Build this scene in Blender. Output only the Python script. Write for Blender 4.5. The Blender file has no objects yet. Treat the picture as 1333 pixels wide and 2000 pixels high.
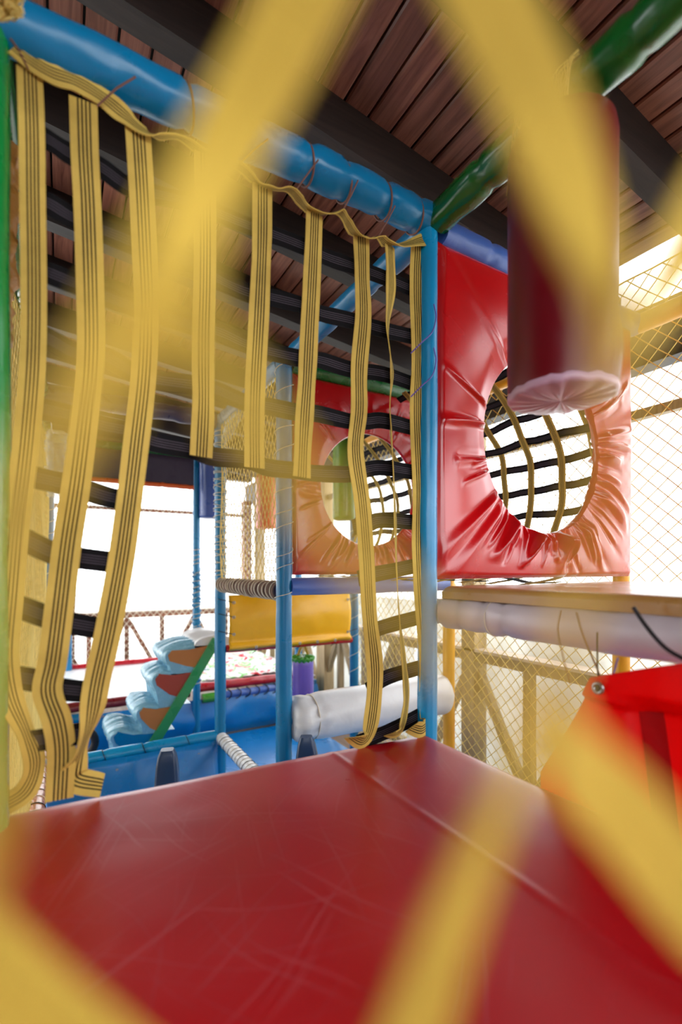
import bpy, math, random
from mathutils import Vector, noise
random.seed(7)
S = bpy.context.scene
COL = S.collection
# ------------------------------------------------------------------ camera
EYE = 1.70
CU, CV = -1.043, -1.185            # camera position; the blue corner post stands at (0, 0)
FPX, PCX, HZ = 930.0, 666.5, 1110.0   # focal length, centre column and horizon row of the 1333x2000 frame
SN, CS = 0.5070, 0.8620            # heading of the view
cam = bpy.data.cameras.new('camera'); camo = bpy.data.objects.new('camera', cam); COL.objects.link(camo)
camo.location = (CU, CV, EYE)
camo.rotation_euler = (math.pi / 2, 0, -math.atan2(SN, CS))
cam.sensor_fit = 'AUTO'; cam.sensor_width = 36.0; cam.lens = FPX / 2000 * 36.0
cam.shift_x = 0; cam.shift_y = (HZ - 1000) / 2000
cam.clip_start = 0.01; cam.clip_end = 200
cam.dof.use_dof = True; cam.dof.focus_distance = 1.9; cam.dof.aperture_fstop = cam.lens / 13.0
S.camera = camo
# ------------------------------------------------------------------ sky, exposure
W = bpy.data.worlds.new('overcast_sky'); S.world = W; W.use_nodes = True
bg = W.node_tree.nodes['Background']; bg.inputs[0].default_value = (0.95, 0.975, 1.0, 1); bg.inputs[1].default_value = 1.0
vs = S.view_settings
vs.view_transform = 'Standard'; vs.look = 'None'; vs.gamma = 1.0; vs.use_curve_mapping = False
vs.exposure = 2.35
# ------------------------------------------------------------------ pixel -> place helpers
def ray(px, py):
    a = (px - PCX) / FPX; b = (HZ - py) / FPX
    return (SN + a * CS, CS - a * SN, b)
def at(px, py, Y):
    r = ray(px, py); return Vector((CU + Y * r[0], CV + Y * r[1], EYE + Y * r[2]))
def onv(px, py, v):
    return at(px, py, (v - CV) / ray(px, py)[1])
def onu(px, py, u):
    return at(px, py, (u - CU) / ray(px, py)[0])
def lerp(a, b, t): return a + (b - a) * t
def nz(x, y=0, z=0): return noise.noise(Vector((x, y, z)))
# ------------------------------------------------------------------ materials
def srgb(r, g, b):
    f = lambda c: (c / 255 / 12.92) if c / 255 <= .04045 else ((c / 255 + .055) / 1.055) ** 2.4
    return (f(r), f(g), f(b), 1)
def newmat(name):
    m = bpy.data.materials.new(name); m.use_nodes = True
    nt = m.node_tree; return m, nt, nt.nodes['Principled BSDF']
def nd(nt, typ, **kw):
    n = nt.nodes.new(typ)
    for k, v in kw.items():
        if hasattr(n, k): setattr(n, k, v)
    return n
def ins(n, **kw):
    for k, v in kw.items(): n.inputs[k.replace('_', ' ')].default_value = v
    return n
def ramp(nt, stops):
    r = nt.nodes.new('ShaderNodeValToRGB'); e = r.color_ramp.elements
    while len(e) < len(stops): e.new(0.5)
    for k, (p, c) in enumerate(stops): e[k].position = p; e[k].color = c
    return r
def dim(c, f): return (c[0] * f, c[1] * f, c[2] * f, 1)
def vinyl(name, col, rough=.32, bump=.25, scale=9.0, var=.14, coat=.25):
    m, nt, p = newmat(name); L = nt.links.new
    tc = nd(nt, 'ShaderNodeTexCoord')
    n1 = ins(nd(nt, 'ShaderNodeTexNoise'), Scale=scale, Detail=4.0, Roughness=.55, Distortion=.4); L(tc.outputs['Object'], n1.inputs['Vector'])
    n2 = ins(nd(nt, 'ShaderNodeTexNoise'), Scale=2.3, Detail=5.0, Roughness=.6); L(tc.outputs['Object'], n2.inputs['Vector'])
    r = ramp(nt, [(.3, dim(col, 1 - var)), (.7, dim(col, 1 + var * .4))]); L(n2.outputs['Fac'], r.inputs[0]); L(r.outputs[0], p.inputs['Base Color'])
    rr = ramp(nt, [(.3, (rough * .75,) * 3 + (1,)), (.75, (rough * 1.35,) * 3 + (1,))]); L(n1.outputs['Fac'], rr.inputs[0]); L(rr.outputs[0], p.inputs['Roughness'])
    b = ins(nd(nt, 'ShaderNodeBump'), Strength=bump, Distance=.012); L(n1.outputs['Fac'], b.inputs['Height']); L(b.outputs[0], p.inputs['Normal'])
    p.inputs['Coat Weight'].default_value = coat; p.inputs['Coat Roughness'].default_value = .18
    return m
def plain(name, col, rough=.6, metal=0):
    m, nt, p = newmat(name); L = nt.links.new
    tc = nd(nt, 'ShaderNodeTexCoord'); n = ins(nd(nt, 'ShaderNodeTexNoise'), Scale=14.0, Detail=4.0); L(tc.outputs['Object'], n.inputs['Vector'])
    r = ramp(nt, [(.3, dim(col, .85)), (.7, dim(col, 1.08))]); L(n.outputs['Fac'], r.inputs[0]); L(r.outputs[0], p.inputs['Base Color'])
    p.inputs['Roughness'].default_value = rough; p.inputs['Metallic'].default_value = metal
    return m
def webbing(name, base, line, pos, half, edge=None):
    """woven strap: lengthwise lines across the width (UV x), fine weave relief along it (UV y)"""
    m, nt, p = newmat(name); L = nt.links.new
    uv = nd(nt, 'ShaderNodeUVMap'); sx = nd(nt, 'ShaderNodeSeparateXYZ'); L(uv.outputs[0], sx.inputs[0])
    stops = [(0, base)]
    for q in pos: stops += [(q - half - .012, base), (q - half, line), (q + half, line), (q + half + .012, base)]
    r = ramp(nt, stops); L(sx.outputs[0], r.inputs[0])
    tc = nd(nt, 'ShaderNodeTexCoord'); n = ins(nd(nt, 'ShaderNodeTexNoise'), Scale=5.0, Detail=6.0, Roughness=.65); L(tc.outputs['Object'], n.inputs['Vector'])
    g = ramp(nt, [(.25, (.68, .66, .62, 1)), (.6, (1, 1, 1, 1))]); L(n.outputs['Fac'], g.inputs[0])
    mx = nd(nt, 'ShaderNodeMix', data_type='RGBA', blend_type='MULTIPLY'); mx.inputs[0].default_value = 1
    L(r.outputs[0], mx.inputs[6]); L(g.outputs[0], mx.inputs[7]); L(mx.outputs[2], p.inputs['Base Color'])
    w = ins(nd(nt, 'ShaderNodeTexWave', bands_direction='Y'), Scale=5.0, Distortion=.3); L(uv.outputs[0], w.inputs['Vector'])
    b = ins(nd(nt, 'ShaderNodeBump'), Strength=.35, Distance=.002); L(w.outputs['Fac'], b.inputs['Height']); L(b.outputs[0], p.inputs['Normal'])
    p.inputs['Roughness'].default_value = .8; p.inputs['Specular IOR Level'].default_value = .2
    return m
def wood(name, c1, c2, along=1, rough=.55, grain=30.0):
    m, nt, p = newmat(name); L = nt.links.new
    tc = nd(nt, 'ShaderNodeTexCoord'); oi = nd(nt, 'ShaderNodeObjectInfo')
    mp = nd(nt, 'ShaderNodeMapping'); sc = [grain] * 3; sc[along] = grain * .06; mp.inputs['Scale'].default_value = sc
    ad = nd(nt, 'ShaderNodeVectorMath', operation='ADD'); L(tc.outputs['Object'], ad.inputs[0])
    ml = nd(nt, 'ShaderNodeVectorMath', operation='SCALE'); cx = nd(nt, 'ShaderNodeCombineXYZ')
    for k in range(3): L(oi.outputs['Random'], cx.inputs[k])
    L(cx.outputs[0], ml.inputs[0]); ml.inputs['Scale'].default_value = 37.0; L(ml.outputs[0], ad.inputs[1]); L(ad.outputs[0], mp.inputs[0])
    n = ins(nd(nt, 'ShaderNodeTexNoise'), Scale=1.0, Detail=7.0, Roughness=.62, Distortion=1.2); L(mp.outputs[0], n.inputs['Vector'])
    r = ramp(nt, [(.28, c1), (.72, c2)]); L(n.outputs['Fac'], r.inputs[0])
    n2 = ins(nd(nt, 'ShaderNodeTexNoise'), Scale=1.7, Detail=3.0); L(ad.outputs[0], n2.inputs['Vector'])
    g = ramp(nt, [(.3, (.62, .58, .58, 1)), (.7, (1.12, 1.05, 1.05, 1))]); L(n2.outputs['Fac'], g.inputs[0])
    mx = nd(nt, 'ShaderNodeMix', data_type='RGBA', blend_type='MULTIPLY'); mx.inputs[0].default_value = 1
    L(r.outputs[0], mx.inputs[6]); L(g.outputs[0], mx.inputs[7])
    hv = nd(nt, 'ShaderNodeHueSaturation'); L(mx.outputs[2], hv.inputs['Color'])
    mr = nd(nt, 'ShaderNodeMapRange'); L(oi.outputs['Random'], mr.inputs[0]); mr.inputs[3].default_value = .75; mr.inputs[4].default_value = 1.25
    L(mr.outputs[0], hv.inputs['Value']); L(hv.outputs[0], p.inputs['Base Color'])
    b = ins(nd(nt, 'ShaderNodeBump'), Strength=.25, Distance=.004); L(n.outputs['Fac'], b.inputs['Height']); L(b.outputs[0], p.inputs['Normal'])
    p.inputs['Roughness'].default_value = rough
    return m
def mat_deck():
    m, nt, p = newmat('worn_red_vinyl'); L = nt.links.new
    tc = nd(nt, 'ShaderNodeTexCoord'); vec = tc.outputs['Object']
    n = ins(nd(nt, 'ShaderNodeTexNoise'), Scale=3.0, Detail=5.0); L(vec, n.inputs['Vector'])
    base = ramp(nt, [(.3, srgb(172, 8, 18)), (.75, srgb(190, 12, 26))]); L(n.outputs['Fac'], base.inputs[0])
    cur = base.outputs[0]; sfac = None
    for k, (fx, fy, rot) in enumerate([(150, 1.6, .35), (190, 2.2, 1.15), (120, 1.3, 2.0), (210, 2.5, 2.75), (170, 1.8, .8)]):
        d = ins(nd(nt, 'ShaderNodeTexNoise'), Scale=1.3 + .3 * k, Detail=1.0); L(vec, d.inputs['Vector'])
        mxv = nd(nt, 'ShaderNodeMix', data_type='VECTOR'); mxv.inputs[0].default_value = .16; L(vec, mxv.inputs[4]); L(d.outputs['Color'], mxv.inputs[5])
        r1 = nd(nt, 'ShaderNodeMapping'); r1.inputs['Rotation'].default_value = (0, 0, rot); L(mxv.outputs[1], r1.inputs[0])
        mp = nd(nt, 'ShaderNodeMapping'); mp.inputs['Scale'].default_value = (fx, fy, 1); L(r1.outputs[0], mp.inputs[0])
        st = ins(nd(nt, 'ShaderNodeTexNoise'), Scale=1.0, Detail=2.0, Roughness=.4); L(mp.outputs[0], st.inputs['Vector'])
        mul = ramp(nt, [(.665, (0, 0, 0, 1)), (.71, (1, 1, 1, 1))]); L(st.outputs['Fac'], mul.inputs[0])
        if sfac is None: sfac = mul.outputs[0]
        else:
            mxm = nd(nt, 'ShaderNodeMath', operation='MAXIMUM'); L(sfac, mxm.inputs[0]); L(mul.outputs[0], mxm.inputs[1]); sfac = mxm.outputs[0]
    mk = ins(nd(nt, 'ShaderNodeTexNoise'), Scale=2.2, Detail=3.0); L(vec, mk.inputs['Vector'])
    mr = ramp(nt, [(.42, (0, 0, 0, 1)), (.66, (1, 1, 1, 1))]); L(mk.outputs['Fac'], mr.inputs[0])
    mm = nd(nt, 'ShaderNodeMath', operation='MULTIPLY'); L(sfac, mm.inputs[0]); L(mr.outputs[0], mm.inputs[1])
    hz = nd(nt, 'ShaderNodeMath', operation='MULTIPLY_ADD'); L(mr.outputs[0], hz.inputs[0]); hz.inputs[1].default_value = .07; L(mm.outputs[0], hz.inputs[2]); sfac = hz.outputs[0]
    sc2 = nd(nt, 'ShaderNodeMath', operation='MULTIPLY'); L(sfac, sc2.inputs[0]); sc2.inputs[1].default_value = .26; sc2.use_clamp = True
    mx = nd(nt, 'ShaderNodeMix', data_type='RGBA'); L(sc2.outputs[0], mx.inputs[0]); L(cur, mx.inputs[6]); mx.inputs[7].default_value = srgb(205, 130, 140); L(mx.outputs[2], p.inputs['Base Color'])
    n3 = ins(nd(nt, 'ShaderNodeTexNoise'), Scale=6.0, Detail=6.0, Roughness=.7); L(vec, n3.inputs['Vector'])
    r3 = ramp(nt, [(.3, (.27, .27, .27, 1)), (.75, (.36, .36, .36, 1))]); L(n3.outputs['Fac'], r3.inputs[0]); L(r3.outputs[0], p.inputs['Roughness'])
    n4 = ins(nd(nt, 'ShaderNodeTexNoise'), Scale=3.2, Detail=2.0); L(vec, n4.inputs['Vector'])
    b = ins(nd(nt, 'ShaderNodeBump'), Strength=.25, Distance=.02); L(n4.outputs['Fac'], b.inputs['Height']); L(b.outputs[0], p.inputs['Normal'])
    p.inputs['Coat Weight'].default_value = .15; p.inputs['Coat Roughness'].default_value = .3
    return m
def mat_blanket():
    m, nt, p = newmat('patterned_cloth'); L = nt.links.new
    tc = nd(nt, 'ShaderNodeTexCoord')
    n = ins(nd(nt, 'ShaderNodeTexNoise'), Scale=5.0, Detail=1.0, Distortion=1.0); L(tc.outputs['Object'], n.inputs['Vector'])
    wht = srgb(240, 240, 238)
    r = ramp(nt, [(0, srgb(200, 30, 50)), (.36, srgb(215, 40, 60)), (.38, wht), (.56, wht), (.575, srgb(120, 200, 110)), (.62, srgb(150, 215, 130)), (.64, wht), (.7, srgb(225, 80, 95)), (.75, wht)])
    L(n.outputs['Fac'], r.inputs[0]); L(r.outputs[0], p.inputs['Base Color']); p.inputs['Roughness'].default_value = .8
    return m
def mat_film():
    m, nt, p = newmat('milky_clear_film'); L = nt.links.new
    out = nt.nodes['Material Output']; tr = nd(nt, 'ShaderNodeBsdfTransparent'); mx = nd(nt, 'ShaderNodeMixShader')
    tc = nd(nt, 'ShaderNodeTexCoord'); n = ins(nd(nt, 'ShaderNodeTexNoise'), Scale=3.0, Detail=5.0); L(tc.outputs['Object'], n.inputs['Vector'])
    r = ramp(nt, [(.3, (.65, .65, .65, 1)), (.7, (.9, .9, .9, 1))]); L(n.outputs['Fac'], r.inputs[0]); L(r.outputs[0], mx.inputs[0])
    p.inputs['Base Color'].default_value = srgb(215, 222, 212); p.inputs['Roughness'].default_value = .25
    L(tr.outputs[0], mx.inputs[1]); L(p.outputs[0], mx.inputs[2]); L(mx.outputs[0], out.inputs[0])
    return m
def mat_clear():
    m, nt, p = newmat('crumpled_clear_film'); L = nt.links.new
    out = nt.nodes['Material Output']; tr = nd(nt, 'ShaderNodeBsdfTransparent'); mx = nd(nt, 'ShaderNodeMixShader'); mx.inputs[0].default_value = .35
    p.inputs['Base Color'].default_value = srgb(200, 215, 215); p.inputs['Roughness'].default_value = .15
    L(tr.outputs[0], mx.inputs[1]); L(p.outputs[0], mx.inputs[2]); L(mx.outputs[0], out.inputs[0])
    return m
M = {}
M['blue'] = vinyl('blue_vinyl', srgb(0, 120, 172), coat=.12)
M['sky'] = vinyl('light_blue_vinyl', srgb(0, 142, 198), coat=.12)
M['peri'] = vinyl('periwinkle_vinyl', srgb(70, 108, 190))
M['green'] = vinyl('green_vinyl', srgb(0, 100, 35), rough=.26, coat=.5)
M['greenpost'] = vinyl('bright_green_vinyl', srgb(0, 140, 60), rough=.26, coat=.5)
M['edgegreen'] = vinyl('mid_green_vinyl', srgb(50, 150, 85))
M['purple'] = vinyl('dark_purple_vinyl', srgb(58, 52, 88))
M['plum'] = vinyl('plum_cloth', srgb(52, 42, 62), rough=.6, coat=0)
M['red'] = vinyl('red_vinyl', srgb(198, 4, 14), rough=.24, bump=.12, scale=5, coat=.7)
M['sheetred'] = vinyl('bright_red_vinyl', srgb(242, 6, 10), rough=.45, bump=.12, scale=5, coat=.05)
_nt = M['sheetred'].node_tree; _p = _nt.nodes['Principled BSDF']; _tl = _nt.nodes.new('ShaderNodeBsdfTranslucent'); _tl.inputs[0].default_value = srgb(252, 8, 10)
_mx = _nt.nodes.new('ShaderNodeMixShader'); _mx.inputs[0].default_value = .6; _nt.links.new(_p.outputs[0], _mx.inputs[1]); _nt.links.new(_tl.outputs[0], _mx.inputs[2]); _nt.links.new(_mx.outputs[0], _nt.nodes['Material Output'].inputs[0])
M['fold'] = vinyl('fold_shade_red', srgb(165, 0, 4), rough=.7, coat=0); M['fold'].node_tree.nodes['Principled BSDF'].inputs['Specular IOR Level'].default_value = .15  # darker red that paints in the shade of the sheet's fold
M['bagred'] = vinyl('dark_red_vinyl', srgb(112, 4, 22), rough=.4, bump=.1, scale=5, coat=.05)
M['pink'] = vinyl('pale_pink_vinyl', srgb(205, 168, 190), rough=.4)
M['wine'] = vinyl('wine_vinyl', srgb(120, 25, 35))
M['redtube'] = vinyl('crimson_vinyl', srgb(180, 15, 35))
M['yellow'] = vinyl('yellow_vinyl', srgb(245, 185, 10), rough=.4, bump=.1)
M['ypost'] = vinyl('amber_vinyl', srgb(235, 165, 20), rough=.4)
M['white'] = vinyl('white_vinyl', srgb(222, 224, 226), rough=.35)
M['greywhite'] = vinyl('pinkish_white_vinyl', srgb(205, 196, 204), rough=.4)
M['tan'] = vinyl('tan_vinyl', srgb(176, 132, 70), rough=.35)
M['step_tan'] = vinyl('orange_tan_vinyl', srgb(190, 120, 50), rough=.4)
M['step_red'] = vinyl('brick_red_vinyl', srgb(165, 60, 35), rough=.4)
M['stepblue'] = vinyl('pale_blue_vinyl', srgb(130, 185, 212), rough=.25, bump=.5, scale=20)
M['violet'] = vinyl('violet_vinyl', srgb(105, 85, 185))
M['navybag'] = vinyl('navy_blue_vinyl', srgb(45, 75, 150))
M['orange'] = vinyl('orange_vinyl', srgb(215, 95, 40))
M['lime'] = vinyl('grass_green_vinyl', srgb(60, 150, 40))
M['plastic'] = vinyl('dark_blue_plastic', srgb(0, 50, 92), rough=.4, bump=.05)
M['copper'] = vinyl('copper_vinyl', srgb(190, 120, 100), rough=.25)
M['floorblue'] = vinyl('floor_blue_vinyl', srgb(0, 125, 200), rough=.3, bump=.15, scale=4)
M['deck'] = mat_deck()
M['ystrap'] = webbing('yellow_webbing', srgb(212, 180, 90), srgb(36, 28, 12), (.28, .42, .56, .70), .026)
M['yplain'] = webbing('plain_yellow_webbing', srgb(212, 178, 74), srgb(200, 164, 62), (.3, .5, .7), .02)
M['bstrap'] = webbing('black_webbing', srgb(12, 10, 14), srgb(92, 84, 94), (.3, .42, .54, .66), .010)
M['cord'] = plain('brown_cord', srgb(120, 75, 60))
M['blackcord'] = plain('black_cord', srgb(22, 18, 22))
M['palecord'] = plain('pale_cord', srgb(215, 205, 185))
M['ynet'] = plain('yellow_twine', srgb(246, 218, 128), .7)
M['wnet'] = plain('white_twine', srgb(235, 228, 205), .7)
M['rope'] = plain('brown_rope', srgb(120, 95, 85), .8)
M['gold'] = vinyl('gold_foam_wrap', srgb(200, 140, 60), rough=.4, bump=.6, scale=30)
M['steel'] = plain('steel', srgb(170, 170, 175), .3, 1)
M['plank'] = wood('stained_plank', srgb(104, 60, 48), srgb(172, 118, 96), rough=.38)
M['rafter'] = wood('dark_rafter', srgb(24, 19, 17), srgb(52, 42, 38), along=0)
M['fence'] = wood('brown_fence_wood', srgb(98, 58, 42), srgb(150, 98, 72), along=2)
M['greywood'] = wood('weathered_wood', srgb(140, 122, 84), srgb(190, 172, 130), along=2)
M['caps'] = wood('lit_cap_wood', srgb(185, 175, 160), srgb(222, 214, 200), along=1)  # paler tone paints in the light falling on the rail tops
M['floorwood'] = wood('deck_wood', srgb(110, 90, 75), srgb(160, 140, 120), along=1)
M['ground'] = plain('pale_concrete', srgb(205, 205, 200), .9)
M['blanket'] = mat_blanket(); M['film'] = mat_film(); M['clear'] = mat_clear()
# ------------------------------------------------------------------ mesh building
class MB:
    def __init__(s): s.v = []; s.f = []; s.uv = {}
    def quad_strip(s, rows, closed=False, uvs=None, flip=False):
        n = len(rows[0]); base = len(s.v)
        for r in rows: s.v += [tuple(p) for p in r]
        for i in range(len(rows) - 1):
            for j in range(n if closed else n - 1):
                k = (j + 1) % n
                f = [base + i * n + j, base + i * n + k, base + (i + 1) * n + k, base + (i + 1) * n + j]
                if flip: f.reverse()
                if uvs:
                    q = [uvs[i][j], uvs[i][k], uvs[i + 1][k], uvs[i + 1][j]]
                    if flip: q.reverse()
                    s.uv[len(s.f)] = q
                s.f.append(f)
        return s
    def poly(s, pts, flip=False):
        b = len(s.v); s.v += [tuple(p) for p in pts]; idx = list(range(b, b + len(pts)))
        s.f.append(idx[::-1] if flip else idx); return s
    def box(s, x0, x1, y0, y1, z0, z1):
        b = len(s.v)
        s.v += [(x, y, z) for z in (z0, z1) for y in (y0, y1) for x in (x0, x1)]
        s.f += [[b + i for i in q] for q in ((0, 2, 3, 1), (4, 5, 7, 6), (0, 1, 5, 4), (2, 6, 7, 3), (0, 4, 6, 2), (1, 3, 7, 5))]
        return s
    def bar(s, p, q, w, h, up=Vector((0, 0, 1))):
        p, q = Vector(p), Vector(q); t = (q - p).normalized(); a = t.cross(up)
        a = a.normalized() if a.length > 1e-4 else Vector((1, 0, 0)); b = a.cross(t).normalized()
        c = [(-1, -1), (1, -1), (1, 1), (-1, 1)]
        R0 = [p + a * (w / 2 * i) + b * (h / 2 * j) for i, j in c]; R1 = [q + a * (w / 2 * i) + b * (h / 2 * j) for i, j in c]
        s.quad_strip([R0, R1], True); s.poly(R0, True); s.poly(R1); return s
    def tube(s, path, r, n=12, cap=True, rf=None, jit=0):
        path = [Vector(p) for p in path]; rows = []; prev = None
        for i, p in enumerate(path):
            t = (path[min(i + 1, len(path) - 1)] - path[max(i - 1, 0)]).normalized()
            if prev is None:
                a = t.cross(Vector((0, 0, 1)));
                if a.length < .05: a = t.cross(Vector((0, 1, 0)))
                a.normalize()
            else:
                a = (prev - t * prev.dot(t)).normalized()
            prev = a; b = t.cross(a)
            ri = r[i] if isinstance(r, (list, tuple)) else r
            row = []
            for k in range(n):
                th = 2 * math.pi * k / n
                rr = ri * (rf(i / max(1, len(path) - 1), th) if rf else 1)
                row.append(p + a * (math.cos(th) * rr) + b * (math.sin(th) * rr))
            rows.append(row)
        s.quad_strip(rows, True, flip=True)
        if cap: s.poly(rows[0]); s.poly(rows[-1], True)
        return s
    def ribbon(s, path, width, normals, thick=.0025, twist=None):
        """flat strap along path; normals: facing of each point; twist turns it about its own run"""
        path = [Vector(p) for p in path]; F = []; B = []; L = 0; uvs = []; NA = 4
        for i, p in enumerate(path):
            t = (path[min(i + 1, len(path) - 1)] - path[max(i - 1, 0)]).normalized()
            nrm = Vector(normals[i] if isinstance(normals, list) else normals)
            a = t.cross(nrm).normalized(); n2 = a.cross(t).normalized()
            if twist:
                c, sn = math.cos(twist[i]), math.sin(twist[i]); a, n2 = a * c + n2 * sn, n2 * c - a * sn
            w = width[i] if isinstance(width, (list, tuple)) else width
            if i: L += (p - path[i - 1]).length
            fr, bk, u = [], [], []
            for k in range(NA + 1):
                x = k / NA - .5
                q = p + a * (x * w); fr.append(q + n2 * (thick * .5)); bk.append(q - n2 * (thick * .5)); u.append((x + .5, L / .04))
            F.append(fr); B.append(bk); uvs.append(u)
        s.quad_strip(F, uvs=uvs); s.quad_strip(B, uvs=uvs, flip=True)
        for e in (0, -1):
            s.quad_strip([[f[e], b[e]] for f, b in zip(F, B)], uvs=[[(x[e][0], x[e][1])] * 2 for x in uvs], flip=(e == 0))
        for e in (0, -1): s.poly(F[e] + B[e][::-1], flip=(e == 0))
        return s
    def build(s, name, mat, parent=None, smooth=True, loc=None):
        me = bpy.data.meshes.new(name); me.from_pydata(s.v, [], s.f)
        if s.uv:
            ul = me.uv_layers.new(name='UVMap')
            for pi, q in s.uv.items():
                for li, c in zip(me.polygons[pi].loop_indices, q): ul.data[li].uv = c
        me.polygons.foreach_set('use_smooth', [smooth] * len(me.polygons)); me.update()
        if isinstance(mat, str): mat = M[mat]
        me.materials.append(mat)
        o = bpy.data.objects.new(name, me); COL.objects.link(o)
        if parent is not None: o.parent = parent
        if loc is not None: o.location = loc
        return o
def sharp(o, ang=40):
    o.data.set_sharp_from_angle(angle=math.radians(ang)); return o
def smoothpath(pts, sub=6):
    """Catmull-Rom through tuples of any length"""
    P = [tuple(p) for p in pts]; out = []
    P = [tuple(2 * a - b for a, b in zip(P[0], P[1]))] + P + [tuple(2 * a - b for a, b in zip(P[-1], P[-2]))]
    for i in range(1, len(P) - 2):
        for k in range(sub):
            t = k / sub
            out.append(tuple(.5 * ((2 * b) + (-a + c) * t + (2 * a - 5 * b + 4 * c - d) * t * t + (-a + 3 * b - 3 * c + d) * t ** 3)
                             for a, b, c, d in zip(P[i - 1], P[i], P[i + 1], P[i + 2])))
    out.append(P[-2]); return out
def line(p, q, n): return [Vector(p).lerp(Vector(q), i / n) for i in range(n + 1)]
def empty(name, loc=(0, 0, 0)):
    o = bpy.data.objects.new(name, None); o.empty_display_size = .1; COL.objects.link(o); o.location = loc; return o
def tag(o, label=None, cat=None, group=None, kind=None):
    if label: o['label'] = label
    if cat: o['category'] = cat
    if group: o['group'] = group
    if kind: o['kind'] = kind
    return o
def lab(o, text): o['label'] = text; return o
# ------------------------------------------------------------------ setting: ground, floor, roof
g = MB().box(-40, 40, -40, 40, -.3, -.12).build('ground', 'ground', smooth=False); tag(g, kind='structure')
tag(MB().box(-4.2, 1.95, -4, 6.6, -.12, -.005).build('floor', 'floorwood', smooth=False), kind='structure')
ROOF0, RS = EYE + 1.869, -.116         # plank underside height at the camera's u and its fall per metre of u
def roofz(u): return ROOF0 + RS * (u - CU)
ceil_ = tag(empty('ceiling', (0, 0, roofz(0))), kind='structure')
PW = .107; EAVE = 1.48; V0, V1 = -4.0, 6.3
pm = None; k = 0; u = EAVE
while u > -4.1:
    if pm is None:
        b = MB(); w = PW - .008; c = .006
        prof = [(-w, .024), (-w, c), (-w + c, 0), (-c, 0), (0, c), (0, .024)]
        rows = []
        for y in [V0 + (V1 - V0) * i / 14 for i in range(15)]: rows.append([(x, y, z) for x, z in prof])
        b.quad_strip(rows, True); b.poly(rows[0]); b.poly(rows[-1], True)
        o = b.build('plank', 'plank', ceil_, smooth=False); pm = o.data
    else:
        o = bpy.data.objects.new('plank', pm); COL.objects.link(o); o.parent = ceil_
    o.location = (u, 0, roofz(u) - roofz(0)); o.rotation_euler = (0, math.atan(-RS), 0)
    u -= PW; k += 1
deckm = MB(); deckm.poly([(EAVE, V0, roofz(EAVE) + .03), (EAVE, V1, roofz(EAVE) + .03), (-4.1, V1, roofz(-4.1) + .03), (-4.1, V0, roofz(-4.1) + .03)])
deckm.poly([(EAVE, V0, roofz(EAVE) + .05), (EAVE, V1, roofz(EAVE) + .05), (-4.1, V1, roofz(-4.1) + .05), (-4.1, V0, roofz(-4.1) + .05)])
o = deckm.build('roof_sheet', 'rafter', ceil_, smooth=False, loc=(0, 0, -roofz(0)))
rm = None
for k in range(-6, 11):
    v = -.245 + .6 * k
    if rm is None:
        b = MB(); dz = .17
        rows = [[(uu, -.0, roofz(uu) - roofz(0)), (uu, .085, roofz(uu) - roofz(0)), (uu, .085, roofz(uu) - roofz(0) - dz), (uu, .0, roofz(uu) - roofz(0) - dz)] for uu in (EAVE + .25, -4.1)]
        b.quad_strip(rows, True); b.poly(rows[0], True); b.poly(rows[1])
        o = b.build('rafter', 'rafter', ceil_, smooth=False); rm = o.data
    else:
        o = bpy.data.objects.new('rafter', rm); COL.objects.link(o); o.parent = ceil_
    o.location = (0, v, 0)
tag(MB().box(-4.25, -4.15, -4.1, 1.3, -.12, roofz(-4.1)).build('light_block_left', 'fence', smooth=False), kind='structure')  # added out of view to block light from the left
tag(MB().box(-4.15, 1.9, -4.2, -4.05, -.12, 1.8).build('light_block_back', 'fence', smooth=False), kind='structure')  # added unseen behind the camera, height set to limit light from the back
# eave plate and cable rail on the open side
wp = MB().box(1.58, 1.70, V0, 6.4, EYE + 1.06, EYE + 1.36).build('trim_1', 'rafter', smooth=False); tag(wp, kind='structure')
wp = MB().box(-4.1, 1.58, 6.05, 6.2, EYE + 1.38, EYE + 1.6).build('trim_2', 'rafter', smooth=False); tag(wp, kind='structure')

def railing(name, axis, fixed, a0, a1, step, label, mat, posts, flip=0):
    """timber railing: axis 0 runs along u at v=fixed, axis 1 runs along v at u=fixed"""
    def P(t, z, off=0): return (t, fixed + off, z) if axis == 0 else (fixed + off, t, z)
    r = empty(name, P(a0, 0)); base = Vector(P(a0, 0))
    def add(nm, p, q, w, h):
        up = Vector((0, 0, 1)) if abs(p[2] - q[2]) < .5 * (Vector(p) - Vector(q)).length else (Vector((0, 1, 0)) if axis == 0 else Vector((1, 0, 0)))
        b = MB().bar(Vector(p) - base, Vector(q) - base, w, h, up); return b.build(nm, mat, r, smooth=False)
    add('top_rail', P(a0, 1.045), P(a1, 1.045), .10, .075); add('rail_cap', P(a0, 1.09), P(a1, 1.09), .13, .02).data.materials[0] = M['caps']
    add('bottom_rail', P(a0, .12), P(a1, .12), .07, .06)
    add('upper_rail', P(a0, EYE + .83), P(a1, EYE + .83), .05, .05)
    t = a0; i = 0
    while t < a1 - .05:
        e = min(t + step, a1)
        zs = (.98, .16) if (i + flip) % 2 == 0 else (.16, .98)
        add('brace', P(t + .02, zs[0], .005), P(e - .02, zs[1], .005), .055, .055)
        add('upright', P(e, .13), P(e, 1.02), .06, .06)
        t = e; i += 1
    for t in posts: add('post', P(t, 0), P(t, EYE + 1.06), .13, .13)
    tag(r, label, 'railing'); return r
railing('wooden_railing', 1, 1.66, -1.58, 5.92, .5, 'weathered timber railing with crossed braces beyond the yellow net', 'greywood', (-1.6, 1.42, 3.75, 5.95), 0)
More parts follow.
